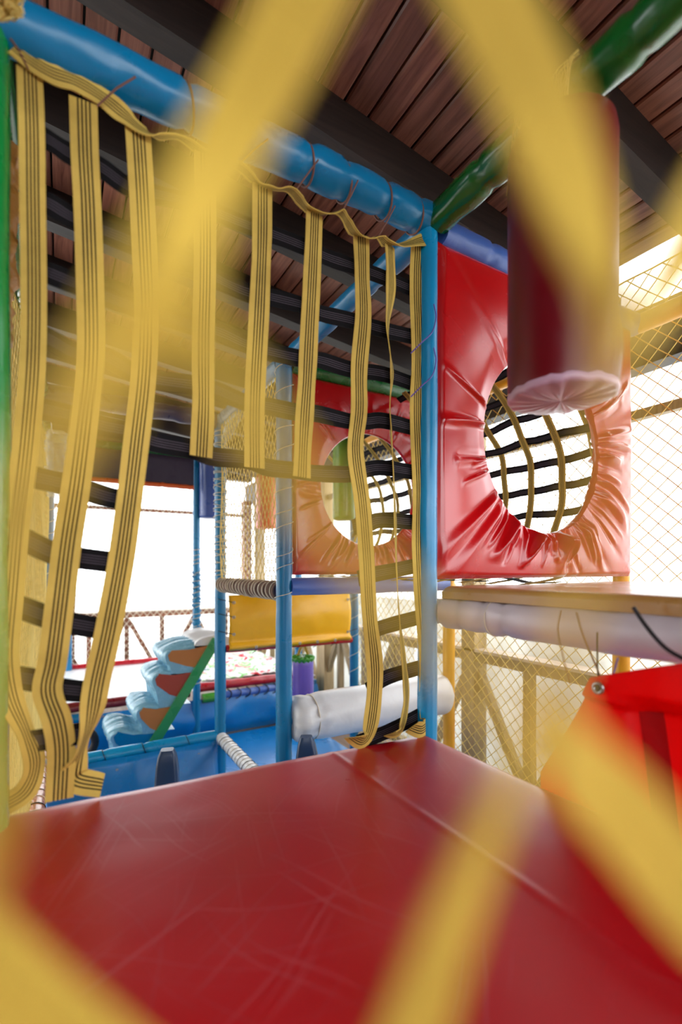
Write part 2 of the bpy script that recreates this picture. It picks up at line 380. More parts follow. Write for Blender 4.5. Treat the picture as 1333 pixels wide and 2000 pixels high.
railing('wooden_railing', 0, 6.1, -4.01, 1.55, .47, 'brown timber railing with crossed braces behind the trampoline', 'fence', (-3.8, -.95, 1.5), 0)
f = MB()
for i in range(4):
    v0 = -1.5 + i * 1.9
    pts = [[(1.84 + .02 * nz(v0 + a * .3, z * 2), v0 + .03 + a * 1.84 / 10, z) for a in range(11)] for z in [0.0 + j * .2 for j in range(8)]]
    f = MB(); f.quad_strip(pts)
    o = f.build('film_sheet', 'film'); tag(o, ['milky plastic film hung outside the railing below the platform', 'milky plastic film outside the railing beside the white roller', 'milky plastic film outside the railing beside the yellow vinyl panel', 'milky plastic film outside the railing at its far end'][i], 'plastic sheet', 'plastic film sheets outside the railing')
# ------------------------------------------------------------------ play frame: padded posts and beams
frame = empty('play_frame'); tag(frame, 'padded pipe play frame with blue, yellow and green posts and beams', 'play frame')
def padded(name, p, q, r, mat, label=None, wr=.05, fr=5.0, seams=(), n=20, seed=0, sag=0):
    L = (Vector(q) - Vector(p)).length; ns = max(10, int(L / .018))
    pts = line(p, q, ns)
    for i, pt in enumerate(pts): pt.z -= sag * math.sin(math.pi * i / ns)
    def rf(t, th):
        a = 1 + wr * nz(t * L * fr + seed * 7.1, math.cos(th) * .8, math.sin(th) * .8) + wr * .5 * nz(t * L * fr * 3.1 + seed, math.cos(th) * 1.7 + 5, math.sin(th) * 1.7)
        for sx in seams: a -= .16 * math.exp(-((t * L - sx) / .012) ** 2)
        return a
    o = MB().tube(pts, r, n, rf=rf).build(name, mat, frame)
    if label: lab(o, label)
    return o
def ring(parent, c, axis, r, mat='cord', cr=.003, tilt=0.0):
    c = Vector(c); ax = Vector(axis).normalized(); a = ax.cross(Vector((0, 0, 1)))
    if a.length < .1: a = ax.cross(Vector((1, 0, 0)))
    a.normalize(); b = ax.cross(a)
    pts = [c + a * (math.cos(t) * r) + b * (math.sin(t) * r) + ax * (tilt * math.sin(t)) for t in [2 * math.pi * i / 20 for i in range(21)]]
    return MB().tube(pts, cr, 5, cap=False).build('cord', mat, parent)
TOPZ = EYE + 1.12
HT = EYE + 1.16
posts = [(-.022, 0, 0, HT, 'sky', 'light blue padded corner post beside the red panel', .032), (0, 1.2, 0, HT, 'blue', 'blue padded post in front of the yellow panel', .044),
         (0, 2.4, 0, HT, 'blue', 'blue padded post at the corner of the blue pit', .042), (.1, 3.55, 0, HT, 'blue', 'blue post wound with cord', .036),
         (-1.175, .0, 0, HT, 'greenpost', 'green padded post at the left edge', .042), (-1.14, 3.55, 0, HT, 'blue', 'blue padded post beside the yellow net wall', .044),
         (1.19, .055, 0, HT, 'ypost', 'yellow padded post under the platform', .036), (1.2, 1.2, 0, HT, 'ypost', 'yellow padded post beside the white roller', .04),
         (1.2, 2.4, 0, HT, 'blue', 'blue padded post at the right of the yellow panel', .04), (-.97, 5.35, 0, 1.5, 'blue', 'short blue post behind the trampoline', .04),
         (0, -1.28, 0, HT, 'blue', None, .042), (1.2, -1.28, 0, HT, 'ypost', None, .042), (1.2, 3.55, 0, HT, 'blue', None, .04)]
PO = []
for i, (u, v, z0, z1, mt, lb, r) in enumerate(posts):
    PO.append(padded('post', (u, v, z0), (u, v, z1), r, mt, lb, wr=.07, seed=i + 1, n=16, fr=3.5))
front = padded('beam', (-1.2, 0, TOPZ - .01), (-.02, 0, TOPZ + .005), .05, 'blue', 'blue padded beam carrying the strap net', wr=.16, seams=(.42, .74, .86, 1.0, 1.12), seed=30, n=28)
for sx in (.42, .74, .86, 1.0, 1.12): ring(front, (-1.2 + sx, 0, TOPZ - .005), (1, 0, 0), .047, tilt=.012)
gb = padded('beam', (0, -.03, TOPZ), (0, -1.28, TOPZ), .047, 'green', 'green padded beam above the hanging red bag', wr=.14, seams=(.2, .62), seed=31, n=28, fr=4)
pb = padded('beam', (.03, 0, TOPZ - .02), (1.2, 0, TOPZ - .02), .045, 'peri', 'periwinkle blue padded beam above the red panel', wr=.12, seams=(.22, .5), seed=32)
padded('beam', (0, .04, TOPZ), (0, 1.16, TOPZ), .042, 'blue', wr=.12, seams=(.3, .62), seed=33)
padded('beam', (.04, 1.2, TOPZ - .01), (1.2, 1.2, TOPZ - .01), .05, 'green', 'green padded beam above the far red panel', wr=.14, seed=34)
padded('beam', (0, 1.24, TOPZ), (0, 2.36, TOPZ), .042, 'blue', wr=.1, seed=35)
padded('beam', (-1.2, 2.4, TOPZ), (-.04, 2.4, TOPZ), .06, 'purple', 'dark purple loosely padded beam', wr=.22, seed=36)
padded('beam', (-1.14, 3.55, TOPZ - .02), (1.2, 3.55, TOPZ - .02), .045, 'green', wr=.12, seed=37)
padded('beam', (.04, 1.72, TOPZ), (1.2, 1.72, TOPZ), .04, 'blue', seed=38)
padded('beam', (1.2, -1.28, TOPZ - .02), (1.2, 2.4, TOPZ - .02), .042, 'ypost', seed=39)
padded('beam', (-1.175, .04, TOPZ), (-1.14, 3.5, TOPZ), .04, 'green', seed=40)
padded('beam', (.03, 1.2, EYE - .10), (1.17, 1.2, EYE - .10), .05, 'peri', 'purple blue padded beam under the far red panel', wr=.05, seed=41)
wb = padded('beam', (.03, -.045, EYE - .142), (.03, -1.28, EYE - .142), .05, 'greywhite', 'pinkish white padded beam under the platform edge', wr=.1, seams=(.07, .16, .24), seed=42, n=28)
for sx in (.24, ): ring(wb, (.03, -sx, EYE - .142), (0, 1, 0), .052, 'palecord', .0015)
padded('beam', (.02, 0, EYE - .14), (1.18, 0, EYE - .14), .04, 'white', seed=43)
padded('beam', (-1.17, 0, 1.05), (-.04, 0, 1.05), .045, 'blue', seed=44)
padded('beam', (0, 0, 1.05), (0, -1.28, 1.05), .045, 'blue', seed=45)
lb_ = padded('beam', (-1.14, 2.4, .43), (-.03, 2.4, .43), .045, 'sky', 'blue padded beam along the rim of the pit', wr=.05, seams=(.35, .6, .9), seed=46)
for sx in (.35, .6, .9): ring(lb_, (-1.14 + sx, 2.4, .43), (1, 0, 0), .044, 'blackcord', .0025, .015)
ww = padded('beam', (0, 2.36, .42), (0, 1.24, .42), .043, 'white', 'white cord-wrapped beam beside the pit', wr=.1, seed=47)
for j in range(22): ring(ww, (0, 2.32 - j * .05, .42), (0, 1, 0), .045, 'blackcord' if j % 2 else 'palecord', .002, .02)
cp = padded('beam', (-1.16, .2, .43), (-1.16, 2.6, .43), .045, 'copper', 'copper red padded beam at the foot of the net wall', wr=.08, seed=48)
for j in range(26): ring(cp, (-1.16, .25 + j * .09, .43), (0, 1, 0), .047, 'blackcord' if j % 2 else 'palecord', .003, .015)
padded('beam', (.04, 2.4, 1.085), (1.17, 2.4, 1.07), .03, 'redtube', 'red padded beam under the yellow panel', wr=.06, seed=49)
padded('beam', (.03, 1.2, .87), (1.17, 1.2, .87), .03, 'blue', seed=50)
# rope-bound beam under the yellow net
rb = padded('beam', (0, 1.24, EYE - .125), (0, 2.38, EYE - .125), .034, 'purple', 'beam thickly bound with brown rope', seed=51)
b = MB(); pts = []
for i in range(900):
    t = i / 899; th = t * 2 * math.pi * 44
    rr = .043 + .008 * nz(t * 60, 3)
    pts.append((math.cos(th) * rr, 1.25 + t * 1.12 + .02 * nz(t * 45, 9), EYE - .125 + math.sin(th) * rr))
b.tube(pts, .008, 5).build('rope', 'rope', rb)
pts2 = []
for i in range(500):
    t = i / 499; th = -t * 2 * math.pi * 19; rr = .052 + .008 * nz(t * 40, 13)
    pts2.append((math.cos(th) * rr, 1.25 + t * 1.12, EYE - .125 + math.sin(th) * rr))
MB().tube(pts2, .004, 5).build('rope', 'palecord', rb)
# cords wound on posts
def wind(parent, u, v, z0, z1, r, turns, mat, cr=.003, seed=0, amp=.5):
    N = int(abs(turns) * 14); pts = []
    for i in range(N + 1):
        t = i / N; th = t * turns * 2 * math.pi + amp * nz(t * turns * .7, seed)
        rr = r * (1.06 + .12 * abs(nz(t * turns * 1.3, seed + 4)))
        pts.append((u + math.cos(th) * rr, v + math.sin(th) * rr, lerp(z0, z1, t) + .04 * nz(t * turns * .9, seed + 9)))
    MB().tube(pts, cr, 4).build('winding_cord', mat, parent)
wind(PO[3], .1, 3.55, .55, 1.9, .039, 26, 'palecord', .0035, 1); wind(PO[3], .1, 3.55, .6, 1.7, .04, -19, 'blue', .006, 2)
wind(PO[2], 0, 2.4, EYE - .1, HT - .1, .046, 22, 'wnet', .003, 3, 1.5); wind(PO[2], 0, 2.4, EYE - .1, HT - .2, .047, -17, 'wnet', .0025, 4, 2)
wind(PO[1], 0, 1.2, EYE - .2, HT - .05, .047, 12, 'wnet', .002, 5, 2.0)
wind(PO[5], -1.14, 3.55, .3, HT, .05, 24, 'wnet', .003, 6, 1.5); wind(PO[8], 1.2, 2.4, .7, HT, .046, 14, 'wnet', .002, 7, 2)
for j, z in enumerate((EYE + .56, EYE + .42)):       # loose cord loops between the net and the corner post
    pts = smoothpath([tuple(onv(848, 600 + 85 * j - 6, -.045)), tuple(onv(852, 620 + 85 * j, -.05)), tuple(onv(845, 648 + 85 * j, -.055)), tuple(onv(825, 668 + 85 * j, -.04)), tuple(onv(803, 690 + 85 * j, -.012))])
    MB().tube(pts, .002, 5).build('cord', 'violet', PO[0])
# ------------------------------------------------------------------ nets of twine
def net(O, U, V, LU, LV, cell, r, mat, name, label, sag=.015, kx=1.0, seed=0, par=None, cat='net', jit=.006):
    O, U, V = Vector(O), Vector(U).normalized(), Vector(V).normalized(); N = U.cross(V); b = MB()
    def D(x, y):
        q = .35
        return O + U * (x + jit * nz(x * 9, y * 9, seed)) + V * (y + jit * nz(x * 9, y * 9, seed + 5)) + N * (sag * nz(x * 1.6, y * 1.6, seed + 2) * 2)
    H = LV
    for sgn in (1, -1):
        x0 = -H / kx if sgn > 0 else 0
        x1 = LU if sgn > 0 else LU + H / kx
        x = x0 + cell * .5
        while x < x1:
            # point at parameter y: X = x + sgn*y/kx
            ylo, yhi = 0, H
            if sgn > 0:
                if x < 0: ylo = -x * kx
                if x + H / kx > LU: yhi = (LU - x) * kx
            else:
                if x > LU: ylo = (x - LU) * kx
                if x - H / kx < 0: yhi = x * kx
            if yhi - ylo > cell * .6:
                n = max(2, int((yhi - ylo) / (cell * .75)))
                pts = [D(x + sgn * y / kx, y) for y in [lerp(ylo, yhi, i / n) for i in range(n + 1)]]
                b.tube(pts, r, 3, cap=False)
            x += cell
    for (p, q) in (((0, 0), (LU, 0)), ((0, H), (LU, H)), ((0, 0), (0, H)), ((LU, 0), (LU, H))):
        n = 30; b.tube([D(lerp(p[0], q[0], i / n), lerp(p[1], q[1], i / n)) for i in range(n + 1)], r * 1.6, 4)
    o = b.build(name, mat, par)
    if label: tag(o, label, cat)
    return o
net((-1.215, .08, .3), (.02, 1, 0), (0, 0, 1), 3.4, 2.5, .05, .0034, 'ynet', 'net_wall', 'dense yellow twine net forming the left wall', sag=.012, kx=1.7, seed=3)
net((-1.235, .08, .3), (.02, 1, 0), (0, 0, 1), 3.4, 2.5, .06, .003, 'ynet', 'net_wall', 'second layer of yellow twine net just outside the left wall net', sag=.012, kx=2.2, seed=8)
net((1.255, -1.3, .05), (0, 1, 0), (0, 0, 1), 3.75, 3.0, .078, .0026, 'ynet', 'safety_net', 'yellow diamond net strung along the yellow posts on the open side', sag=.02, seed=11)
net((.0, 1.25, EYE - .08), (0, 1, 0), (0, 0, 1), 1.1, 1.17, .062, .0028, 'ynet', 'net_panel', 'yellow diamond net panel above the rope-bound beam', sag=.012, kx=1.5, seed=15)
net((-1.5, 5.75, .05), (1, 0, 0), (0, 0, 1), 3.0, 2.6, .085, .0042, 'wnet', 'back_net', 'white diamond net between the trampoline and the brown railing', sag=.03, kx=1.15, seed=19)
# crumpled clear film and gold foam beside the left post
def crumple(name, p, q, r, mat, label, cat, amp=.5, seed=0):
    def rf(t, th): return 1 + amp * nz(t * 9 + seed, math.cos(th) * 1.5, math.sin(th) * 1.5) + amp * .6 * nz(t * 30, math.cos(th) * 3, math.sin(th) * 3 + seed)
    o = MB().tube(line(p, q, 60), r, 20, rf=rf).build(name, mat); tag(o, label, cat); return o
crumple('foam_wrap', (-1.19, .30, EYE + .55), (-1.17, .30, EYE + 1.08), .035, 'gold', 'crinkled gold foam wrap behind the green post', 'foam', .6, 2)
crumple('film_bundle', (-1.07, 3.1, EYE + .55), (-1.07, 3.1, EYE + 1.05), .075, 'clear', 'crumpled clear film bundle against the left net wall', 'plastic film', .5, 5)
crumple('film_bundle', tuple(onu(425, 880, .02)), tuple(onu(468, 808, .02)), .03, 'clear', 'crumpled clear film tied high on the post by the blue bag', 'plastic film', .6, 7)
b = MB()
for i in range(130):
    p0 = at(random.uniform(-15, 10), random.uniform(20, 44), .86); p1 = at(random.uniform(-20, 48), random.uniform(-20, 34), .85 + random.uniform(-.03, .03))
    mid = (p0 + p1) / 2 + Vector((random.uniform(-.01, .01), random.uniform(-.02, .02), .012))
    b.tube([p0, mid, p1], .0018, 3)
o = b.build('twine_fringe', 'ynet'); tag(o, 'frayed yellow twine tuft on the end of the blue beam', 'twine', kind='stuff')
# ------------------------------------------------------------------ red deck mat, platform
def slab(u0, u1, v0, v1, z0, z1, rad, nu, nv, hf):
    """padded mat with rounded rim"""
    def axis(a0, a1, n):
        e = [a0, a0 + rad * .12, a0 + rad * .4, a0 + rad]; m = [lerp(a0 + rad, a1 - rad, i / n) for i in range(1, n)]
        return e + m + [a1 - rad, a1 - rad * .4, a1 - rad * .12, a1]
    def drop(x, a0, a1):
        d = min(x - a0, a1 - x)
        return 0 if d >= rad else rad - math.sqrt(max(0, rad * rad - (rad - d) ** 2))
    xs, ys = axis(u0, u1, nu), axis(v0, v1, nv); b = MB()
    b.quad_strip([[(x, y, z1 - min(rad, drop(x, u0, u1) + drop(y, v0, v1)) + hf(x, y)) for x in xs] for y in ys])
    rim = [(x, v0) for x in xs] + [(u1, y) for y in ys[1:]] + [(x, v1) for x in xs[::-1][1:]] + [(u0, y) for y in ys[::-1][1:-1]]
    b.quad_strip([[(x, y, z0) for x, y in rim], [(x, y, z1 - rad + hf(x, y)) for x, y in rim]], True)
    b.poly([(u0, v0, z0), (u1, v0, z0), (u1, v1, z0), (u0, v1, z0)], True)
    return b
MATZ = EYE - .525
def hf(x, y): return .0022 * math.exp(-((x + .377) / .008) ** 2) + .003 * nz(x * 3, y * 3) - .0015 * math.exp(-((x + .05) / .02) ** 2)
b = slab(-1.24, -.035, -1.75, -.005, MATZ - .07, MATZ, .022, 150, 90, hf)
b.v = [(x, y + .066 * min(1, max(0, -x / 1.0)) * max(0, min(1, (y + .7) / .7)), z) for x, y, z in b.v]      # the mat sits a little askew
o = b.build('deck_mat', 'deck'); tag(o, 'large scuffed dark red vinyl mat filling the foreground', 'mat')
o = MB().box(-1.2, -.05, -1.7, -.05, MATZ - .12, MATZ - .072).build('deck_board', 'greywood', smooth=False); tag(o, 'plywood board under the dark red mat', 'board')
o = slab(.0, 1.15, -1.28, -.045, EYE - .095, EYE - .056, .016, 30, 30, lambda x, y: .004 * nz(x * 4, y * 4)).build('platform_mat', 'tan'); tag(o, 'tan vinyl platform mat at eye level under the red panel', 'mat')
# ------------------------------------------------------------------ red panels with a round hole
def hole_panel(name, label, v, mat, seed, amp=1.0, u0=.048):
    u1, z0, z1 = 1.14, EYE - .035, EYE + 1.065
    cu, cz, r0 = .56, EYE + .47, .34; T = .032; N = 720; Mr = 26; b = MB()
    rnd = random.Random(seed)
    folds = []
    for i in range(58):
        th = rnd.uniform(0, 2 * math.pi); low = .5 - .5 * math.sin(th)      # more folds towards the bottom
        if low < .35 and rnd.random() < .55: continue
        folds.append((th, rnd.uniform(.016, .045), (.35 + .9 * low) * rnd.uniform(.5, 1.2) * rnd.choice((1, 1, -.7)), rnd.uniform(.45, 1.1), rnd.uniform(-.1, .1)))
    for i in range(34):
        th = math.pi * 1.5 + rnd.gauss(0, .62)
        folds.append((th, rnd.uniform(.010, .019), rnd.uniform(.3, .75), rnd.uniform(.3, .8), rnd.uniform(-.06, .06)))
    def outer(th):
        c, s = math.cos(th), math.sin(th)
        k = 1e9
        if c > 1e-9: k = min(k, (u1 - cu) / c)
        if c < -1e-9: k = min(k, (u0 - cu) / c)
        if s > 1e-9: k = min(k, (z1 - cz) / s)
        if s < -1e-9: k = min(k, (z0 - cz) / s)
        return k
    ths = [2 * math.pi * i / N for i in range(N)]
    # snap rays to the four corners so that the outline stays square
    for cx_, cz_ in ((u0, z0), (u1, z0), (u0, z1), (u1, z1)):
        a = math.atan2(cz_ - cz, cx_ - cu) % (2 * math.pi); i = min(range(N), key=lambda j: abs(ths[j] - a)); ths[i] = a
    def wr(th, t):
        h = 0
        for ft, fw, fa, fl, cv in folds:
            d = (th + cv * t - ft + math.pi) % (2 * math.pi) - math.pi
            w = fw * (1 + .3 * t)
            if abs(d) < 4 * w: h += fa * math.exp(-(d / w) ** 2) * max(0, 1 - t / fl) ** .6
        return h
    rows = []
    for side in (-1, 1):
        rr = []
        for m in range(Mr + 1):
            t = m / Mr; row = []
            for th in ths:
                k = outer(th); rad = lerp(r0, k, t ** .9)
                puff = T * (1 - .25 * (2 * t - 1) ** 2) * min(1, (1 - t) * 9 + .35) * (.55 + .45 * min(1, t * 6))
                row.append((cu + math.cos(th) * rad, v + side * (puff + amp * .03 * wr(th, t) * min(1, t * 8 + .15)), cz + math.sin(th) * rad))
            rr.append(row)
        rows.append(rr)
    b.quad_strip(rows[0], True); b.quad_strip(rows[1], True, flip=True)
    inner = [[(cu + math.cos(th) * (r0 - .006 * math.sin(math.pi * j / 4)), lerp(rows[0][0][i][1], rows[1][0][i][1], j / 4), cz + math.sin(th) * (r0 - .006 * math.sin(math.pi * j / 4))) for i, th in enumerate(ths)] for j in range(5)]
    b.quad_strip(inner, True, flip=True); b.quad_strip([rows[0][-1], rows[1][-1]], True)
    o = b.build(name, mat); tag(o, label, 'padded panel'); return o
hole_panel('hole_panel', 'shiny red vinyl panel with a round crawl hole beside the hanging bag', 0, 'red', 4, u0=.008)
p2 = hole_panel('hole_panel', 'far red vinyl panel with a round crawl hole behind the strap net', 1.2, 'red', 9, .8)
# ------------------------------------------------------------------ the hanging strap net in front
NV = Vector((0, -1, 0))
sn = empty('strap_net', (-.6, 0, MATZ)); tag(sn, 'torn strap net of striped yellow and black webbing hung from the blue beam', 'strap net')
def local(par, pts): o = Vector(par.location); return [Vector(p) - o for p in pts]
def strap(name, pts, mat, par, w=.042, off=0.0, nrm=NV, sub=7, wav=.012, seed=0, f=None):
    """pts: (px, py[, twist[, dv]]) on the net's plane v=0"""
    P = [(p[0], p[1], p[2] if len(p) > 2 else 0.0, p[3] if len(p) > 3 else 0.0) for p in pts]
    sp = smoothpath(P, sub); path = []; tw = []
    for i, (px, py, t, dv) in enumerate(sp):
        dv2 = dv + off + wav * nz(i * .21, seed)
        path.append(onv(px, py, dv2)); tw.append(t + .25 * nz(i * .17, seed + 20))
    o = MB().ribbon(local(par, path), w, nrm, twist=tw).build(name, mat, par); sharp(o, 50); return o
Y = [
 [(58, 140, .2), (62, 250), (64, 400), (66, 560), (64, 700), (52, 850), (35, 1000), (22, 1150), (12, 1280), (22, 1360, .5), (50, 1430, 1.0), (68, 1490, .6, .02), (50, 1545, .2, .04), (5, 1575, 0, .05), (-40, 1600, 0, .04)],
 [(163, 196), (166, 300), (172, 420), (176, 560), (177, 680), (170, 780), (152, 930), (132, 1060), (117, 1180), (103, 1290), (93, 1350), (112, 1410), (120, 1470, 0, .02), (116, 1562, .1, .045)],
 [(270, 256), (276, 360), (282, 500), (286, 620), (281, 740), (266, 870), (250, 1000), (236, 1100), (212, 1230), (190, 1330), (176, 1410, .7), (160, 1460, 1.15, .02), (146, 1500, .4, .04), (150, 1523, .2, .05), (200, 1534, .9, .055)],
 [(400, 298), (402, 420), (401, 560), (397, 700), (397, 800), (393, 892)],
 [(513, 362), (512, 470), (507, 600), (500, 740), (497, 830), (497, 914)],
 [(615, 414), (611, 520), (605, 640), (600, 740), (594, 840), (590, 932)],
 [(706, 458), (708, 540), (710, 620), (702, 720), (702, 800), (695, 880), (708, 980), (716, 1080), (722, 1200), (733, 1310), (727, 1400), (713, 1445, .3, -.02), (690, 1440, 1.0, -.05)],
 [(762, 478, .3), (764, 560, .3), (757, 640, .9), (766, 720, .8), (762, 800, .95), (768, 900, .9), (772, 1000, .8), (775, 1100, .9), (780, 1200, .9), (790, 1300, .6), (794, 1370, .5), (782, 1425, .5, -.03), (762, 1434, 1.0, -.05)],
 [(818, 470), (815, 560), (818, 680), (815, 800), (820, 940), (819, 1060), (824, 1180), (832, 1300), (834, 1400), (826, 1424, .2, -.03), (805, 1420, .8, -.05)],
]
for i, pts in enumerate(Y): strap('vertical_strap', pts, 'ystrap', sn, .047 if i in (0, 7) else .055, -.004, seed=i * 3.3, wav=.006)
Bk = [
 [(45, 250), (95, 274), (146, 306), (196, 327), (251, 365), (301, 379), (382, 398), (427, 418), (492, 444), (530, 457), (590, 480), (640, 503), (687, 519), (747, 541), (830, 575)],
 [(45, 378), (95, 398), (150, 430), (250, 470), (301, 500), (377, 514), (427, 546), (482, 571), (530, 581), (590, 596), (627, 612), (687, 626), (744, 643), (830, 663)],
 [(45, 512), (95, 533), (151, 556), (220, 585), (301, 613), (377, 637), (427, 648), (482, 673), (527, 687), (586, 700), (627, 704), (687, 722), (751, 731), (830, 758)],
 [(45, 640), (95, 663), (146, 690), (206, 698), (256, 726), (306, 743), (377, 753), (422, 763), (482, 787), (527, 794), (581, 805), (620, 808), (685, 823), (719, 823), (752, 822), (830, 842)],
 [(40, 785), (85, 799), (146, 814), (201, 833), (256, 844), (301, 863), (377, 878), (417, 892), (482, 899), (522, 913), (578, 919), (613, 924), (683, 926), (717, 917), (752, 914), (830, 926)],
 [(35, 924), (74, 934), (125, 946), (172, 959), (215, 972), (262, 980)],
 [(690, 1030), (721, 1023), (748, 1016), (830, 1022)],
 [(30, 1045), (64, 1062), (108, 1082), (155, 1090), (250, 1102)],
 [(700, 1130), (735, 1121), (771, 1114), (835, 1100)],
 [(15, 1178), (51, 1190), (98, 1207), (135, 1217), (225, 1232)],
 [(712, 1240), (740, 1228), (780, 1216), (840, 1200)],
 [(0, 1318), (32, 1323), (84, 1332), (111, 1345), (200, 1354)],
 [(718, 1348), (747, 1328), (774, 1317), (842, 1298)],
 [(48, 1450), (95, 1443), (162, 1432)],
 [(700, 1452, .3), (740, 1436), (774, 1421), (838, 1388)],
]
for i, pts in enumerate(Bk): strap('horizontal_strap', pts, 'bstrap', sn, .048, .012, seed=50 + i * 2.1, wav=.004)
top = [(28, 92, .1), (60, 118), (100, 142), (150, 160), (200, 190), (240, 222), (275, 252, .5), (310, 266, 1.1), (350, 268, 1.2), (385, 290, 1.2), (420, 306, 1.15), (455, 318, 1.2), (480, 334, 1.35), (505, 358, 1.2), (535, 369, 1.1), (565, 370, 1.2),
       (585, 390, 1.4), (605, 411, 1.2), (640, 418, 1.05), (665, 414, 1.2), (680, 436, 1.4), (695, 457, 1.2), (725, 465, 1.0), (742, 462, 1.2), (755, 475, 1.3), (785, 479, 1.0), (830, 468, .3)]
strap('top_strap', top, 'ystrap', sn, .046, -.012, seed=90, wav=.004)
for (x0, y0, x1, y1) in ((265, 150, 190, 207), (525, 272, 468, 322), (622, 312, 578, 372), (700, 352, 668, 415), (772, 402, 738, 464), (20, 75, 55, 135)):
    p, q = onv(x0, y0, -.055), onv(x1, y1, -.016)
    MB().tube(local(sn, [p, (p + q) / 2 + Vector((0, -.008, 0)), q]), .0022, 5).build('lacing_cord', 'cord', sn)
# straps lining the module behind the panels
def hoop_net(name, label, v0, v1, nv_, par_seed):
    r = empty(name, (1.1, (v0 + v1) / 2, EYE)); tag(r, label, 'strap net')
    prof = [(.62, -.07), (.88, -.03), (1.03, .1), (1.12, .25), (1.16, .42), (1.13, .58), (1.05, .72), (.95, .84), (.82, .95), (.7, 1.04)]
    prof2 = smoothpath(prof, 5)
    for j in range(nv_):
        v = lerp(v0, v1, (j + .5) / nv_)
        path = [Vector((a + .015 * nz(i * .2, j, par_seed), v + .02 * nz(i * .13, j + 9, par_seed), EYE + z)) for i, (a, z) in enumerate(prof2)]
        nr = []
        for i in range(len(path)):
            t = path[min(i + 1, len(path) - 1)] - path[max(i - 1, 0)]; nr.append(Vector((-t.z, 0, t.x)).normalized())
        sharp(MB().ribbon(local(r, path), .04, nr).build('hoop_strap', 'ystrap', r), 50)
    for j, s in enumerate([2, 7, 12, 16, 20, 24, 28, 32, 36, 40, 44]):
        a, z = prof2[s]; t = Vector((prof2[s + 1][0] - prof2[s - 1][0], 0, prof2[s + 1][1] - prof2[s - 1][1])).normalized(); nrm = Vector((-t.z, 0, t.x))
        path = [Vector((a + .008, lerp(v0, v1, i / 20), EYE + z + .02 * nz(i * .3, j, par_seed + 3))) for i in range(21)]
        sharp(MB().ribbon(local(r, path), .04, nrm).build('length_strap', 'bstrap', r), 50)
    return r
hoop_net('strap_tunnel', 'curved yellow and black strap tunnel seen through the near round hole', .06, 1.14, 6, 1)
hoop_net('strap_tunnel', 'curved yellow and black strap tunnel seen through the far round hole', 1.27, 2.34, 6, 5)
# ------------------------------------------------------------------ hanging bags
def bag(name, label, u, v, ztop, zbot, r, mat, capmat=None, trim=None, strapped=True, hang=TOPZ, N=40, group=None, fringe=None):
    e = empty(name, (u, v, zbot)); H = ztop - zbot
    prof = [(.0, H), (r * .6, H), (r * .88, H - .006), (r * .97, H - .02), (r, H - .05)] + [(r * (1 + .012 * nz(i * .9, u * 9)), lerp(H - .05, .02, i / 16)) for i in range(1, 17)] + [(r * .985, .006)]
    rows = []
    for rad, z in prof:
        rows.append([(math.cos(t) * rad * (1 + .015 * nz(math.cos(t) * 2, math.sin(t) * 2, z * 5 + u)), math.sin(t) * rad * (1 + .015 * nz(math.cos(t) * 2 + 7, math.sin(t) * 2, z * 5 + u)), z) for t in [2 * math.pi * i / N for i in range(N)]])
    MB().quad_strip(rows, True, flip=True).build('body', mat, e)
    rows = []
    for rad, z in ((r * 1.0, .03), (r * 1.012, .014), (r * .99, .0), (r * .9, -.010), (r * .6, -.016), (r * .25, -.018), (.0005, -.018)):
        rows.append([(math.cos(t) * rad, math.sin(t) * rad, z + .004 * nz(math.cos(t) * 6, math.sin(t) * 6, 3)) for t in [2 * math.pi * i / N for i in range(N)]])
    MB().quad_strip(rows, True, flip=True).build('bottom', capmat or mat, e)
    MB().bar((math.cos(2.2) * r, math.sin(2.2) * r, .03), (math.cos(2.2) * r, math.sin(2.2) * r, H - .05), .006, .006).build('seam', mat, e)
    if strapped:
        for s in (-1, 1):
            path = [Vector((s * r * .5, 0, H - .03)), Vector((s * r * .5, 0, H + .03)), Vector((s * .02, 0, hang - zbot - .03)), Vector((0, 0, hang - zbot + .045))]
            MB().ribbon(path, .025, Vector((0, -1, 0))).build('hanging_strap', 'ystrap', e)
    tag(e, label, 'hanging bag', group); return e
# big dark red bag under the green beam
c = at(1097, 500, 1.152); R_ = .122
e = empty('hanging_bag', (0, c.y, EYE + .415)); H = .635; N = 72
cinch = math.atan2(-.6, .55)                 # the gathered fold on the side away from the platform
def bagr(t, z):
    d = (t - cinch + math.pi) % (2 * math.pi) - math.pi
    zz = z - .185
    g = math.exp(-(d / .5) ** 2)
    pin = -.11 * math.exp(-(d / .22) ** 2) * math.exp(-(zz / .025) ** 2)
    low = g * (.07 * math.exp(-((z - .09) / .05) ** 2) + .035 * math.sin(d * 26) * math.exp(-((z - .1) / .07) ** 2))
    return 1 + pin + low + .014 * nz(math.cos(t) * 1.5, math.sin(t) * 1.5, z * 4)
prof = [(.0005, H), (.5, H + .002), (.85, H - .004), (.96, H - .016), (1, H - .045)] + [(1, lerp(H - .045, .012, i / 40)) for i in range(1, 41)] + [(.985, .002)]
rows = [[(math.cos(t) * R_ * a * bagr(t, z), math.sin(t) * R_ * a * bagr(t, z), z) for t in [2 * math.pi * i / N for i in range(N)]] for a, z in prof]
MB().quad_strip(rows, True, flip=True).build('body', 'bagred', e)
